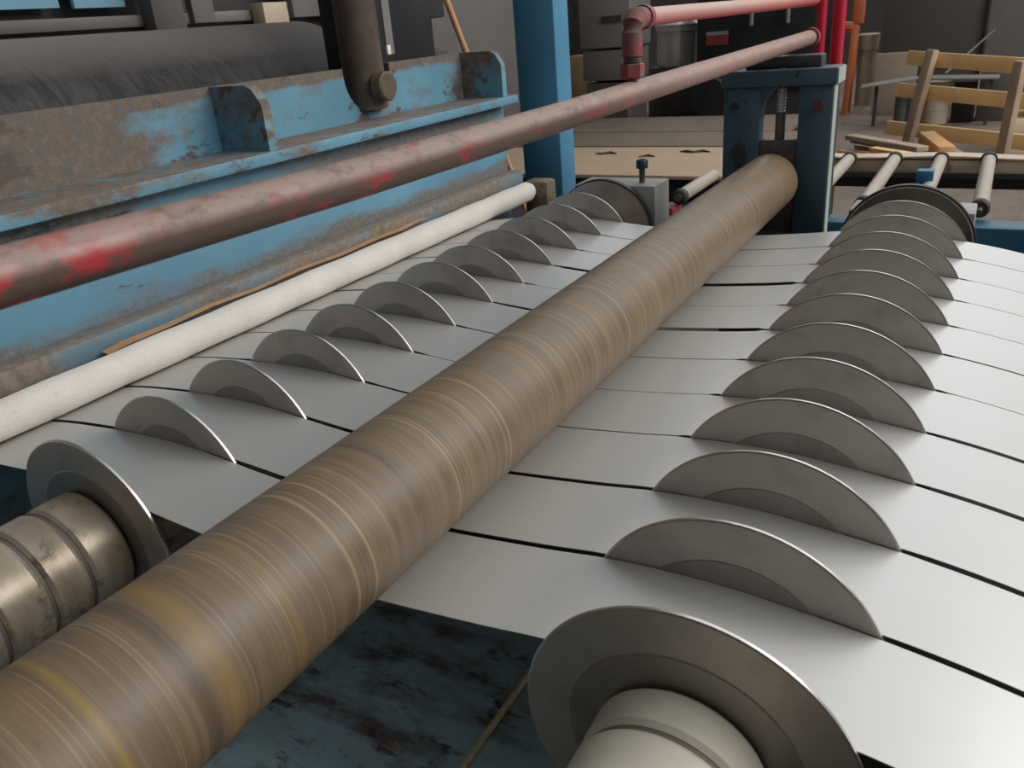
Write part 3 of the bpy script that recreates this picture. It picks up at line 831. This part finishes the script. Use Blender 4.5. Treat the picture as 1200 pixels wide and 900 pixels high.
# ------------------------------------------------------------------ background, left
RC = (2.25, .685, .375)
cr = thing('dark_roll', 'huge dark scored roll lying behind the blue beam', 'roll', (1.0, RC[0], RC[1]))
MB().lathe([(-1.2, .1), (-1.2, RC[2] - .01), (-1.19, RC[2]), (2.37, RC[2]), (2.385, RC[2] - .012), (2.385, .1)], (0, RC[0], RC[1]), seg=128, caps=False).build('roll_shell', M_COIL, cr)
MB().lathe([(-1.3, .09), (2.7, .09)], (0, RC[0], RC[1]), seg=32).build('roll_shaft', M_DARK, cr)
bp_ = thing('black_upright', 'black machine upright behind the grimy rod', 'upright', (2.25, 1.7, 0))
MB().box(2.02, 2.46, 1.70, 1.80, 0, 1.9, .006).build('front_plate', M_BLACK, bp_)
MB().box(2.46, 2.60, 1.74, 1.80, 0, .93, .006).build('side_plate', M_DARK, bp_)
MB().box(2.46, 2.60, 1.74, 1.80, 1.03, 1.9, .006).build('side_plate', M_DARK, bp_)
tag(MB().box(4.35, 5.70, 3.20, 3.3, 0, 2.0, .006).build('steel_partition', M_GREY, origin=(5, 3.2, 0)), 'plain grey partition left of the blue column', 'partition')
tag(MB().tube([(3.908, 2.2, .0), (3.429, 2.2, .884), (3.15, 2.2, 1.40)], .014, 14).build('wooden_pole', M_WOODO, origin=(3.9, 2.2, 0)), 'thin orange brown wooden pole leaning behind the beam end', 'pole')
mf = thing('machine_frame', 'grey machine frame with light blue guards behind the dark roll', 'machine', (2.6, 3.2, 0))
MB().box(.6, 4.3, 3.15, 3.25, 1.10, 1.145, .004).build('bed_rail', M_GREY2, mf)
MB().box(.6, 4.3, 3.20, 3.30, .6, 1.10).build('lower_panel', M_GREY, mf)
MB().box(.6, 4.3, 3.3, 3.34, 1.10, 1.7).build('back_panel', M_DARK, mf)
MB().box(1.55, 2.15, 3.22, 3.24, 1.185, 1.6).build('blue_guard', M_LBLUE, mf)
MB().box(2.20, 2.43, 3.20, 3.22, 1.180, 1.6).build('blue_guard', M_LBLUE, mf)
MB().box(2.46, 2.62, 3.08, 3.16, 1.06, 1.6, .004).build('grey_bracket', M_GREY, mf)
MB().box(2.70, 2.82, 3.12, 3.16, 1.10, 1.6, .004).build('grey_bracket', M_GREY2, mf)
MB().box(3.06, 3.22, 3.06, 3.14, 1.03, 1.17, .004).build('cream_bracket', M_RAIL, mf)
MB().box(3.30, 3.55, 3.10, 3.16, 1.10, 1.6, .004).build('grey_bracket', M_GREY2, mf)
MB().box(3.56, 3.95, 3.02, 3.10, .8, 1.6, .004).build('end_panel', M_GREY2, mf)
for xv in (.7, 4.2):
    MB().box(xv - .05, xv + .05, 3.2, 3.3, 0, .6).build('leg', M_DARK, mf)

# ------------------------------------------------------------------ pit deck below the near end
dk = thing('deck_plate', 'worn blue grey steel deck plate below the near end of the strips', 'deck', (.45, .9, 0))
MB().box(-.3, .95, .478, 1.33, .125, .15, .002).build('plate', M_DECK, dk)
MB().box(-.3, .95, .36, .473, .118, .143, .002).build('side_plate', M_DECK, dk)
MB().box(-.3, .95, .4735, .4775, .11, .154).build('edge_strip', plain('yellowed_edge_steel', srgb(226, 212, 168), .6, 0, .3, 60), dk)
for xv, yv in ((-.2, .55), (.85, .55), (-.2, 1.25), (.85, 1.25)):
    MB().box(xv - .03, xv + .03, yv - .03, yv + .03, .0045, .125).build('leg', M_DARK, dk)
tag(MB().box(-.6, 2.1, -.9, 1.5, 0, .004).build('pit_dark_plate', M_PIT, origin=(.8, .3, 0)), 'added black plate for the dark pit under the strips', 'floor plate')  # black plate added to keep the pit under the strips dark
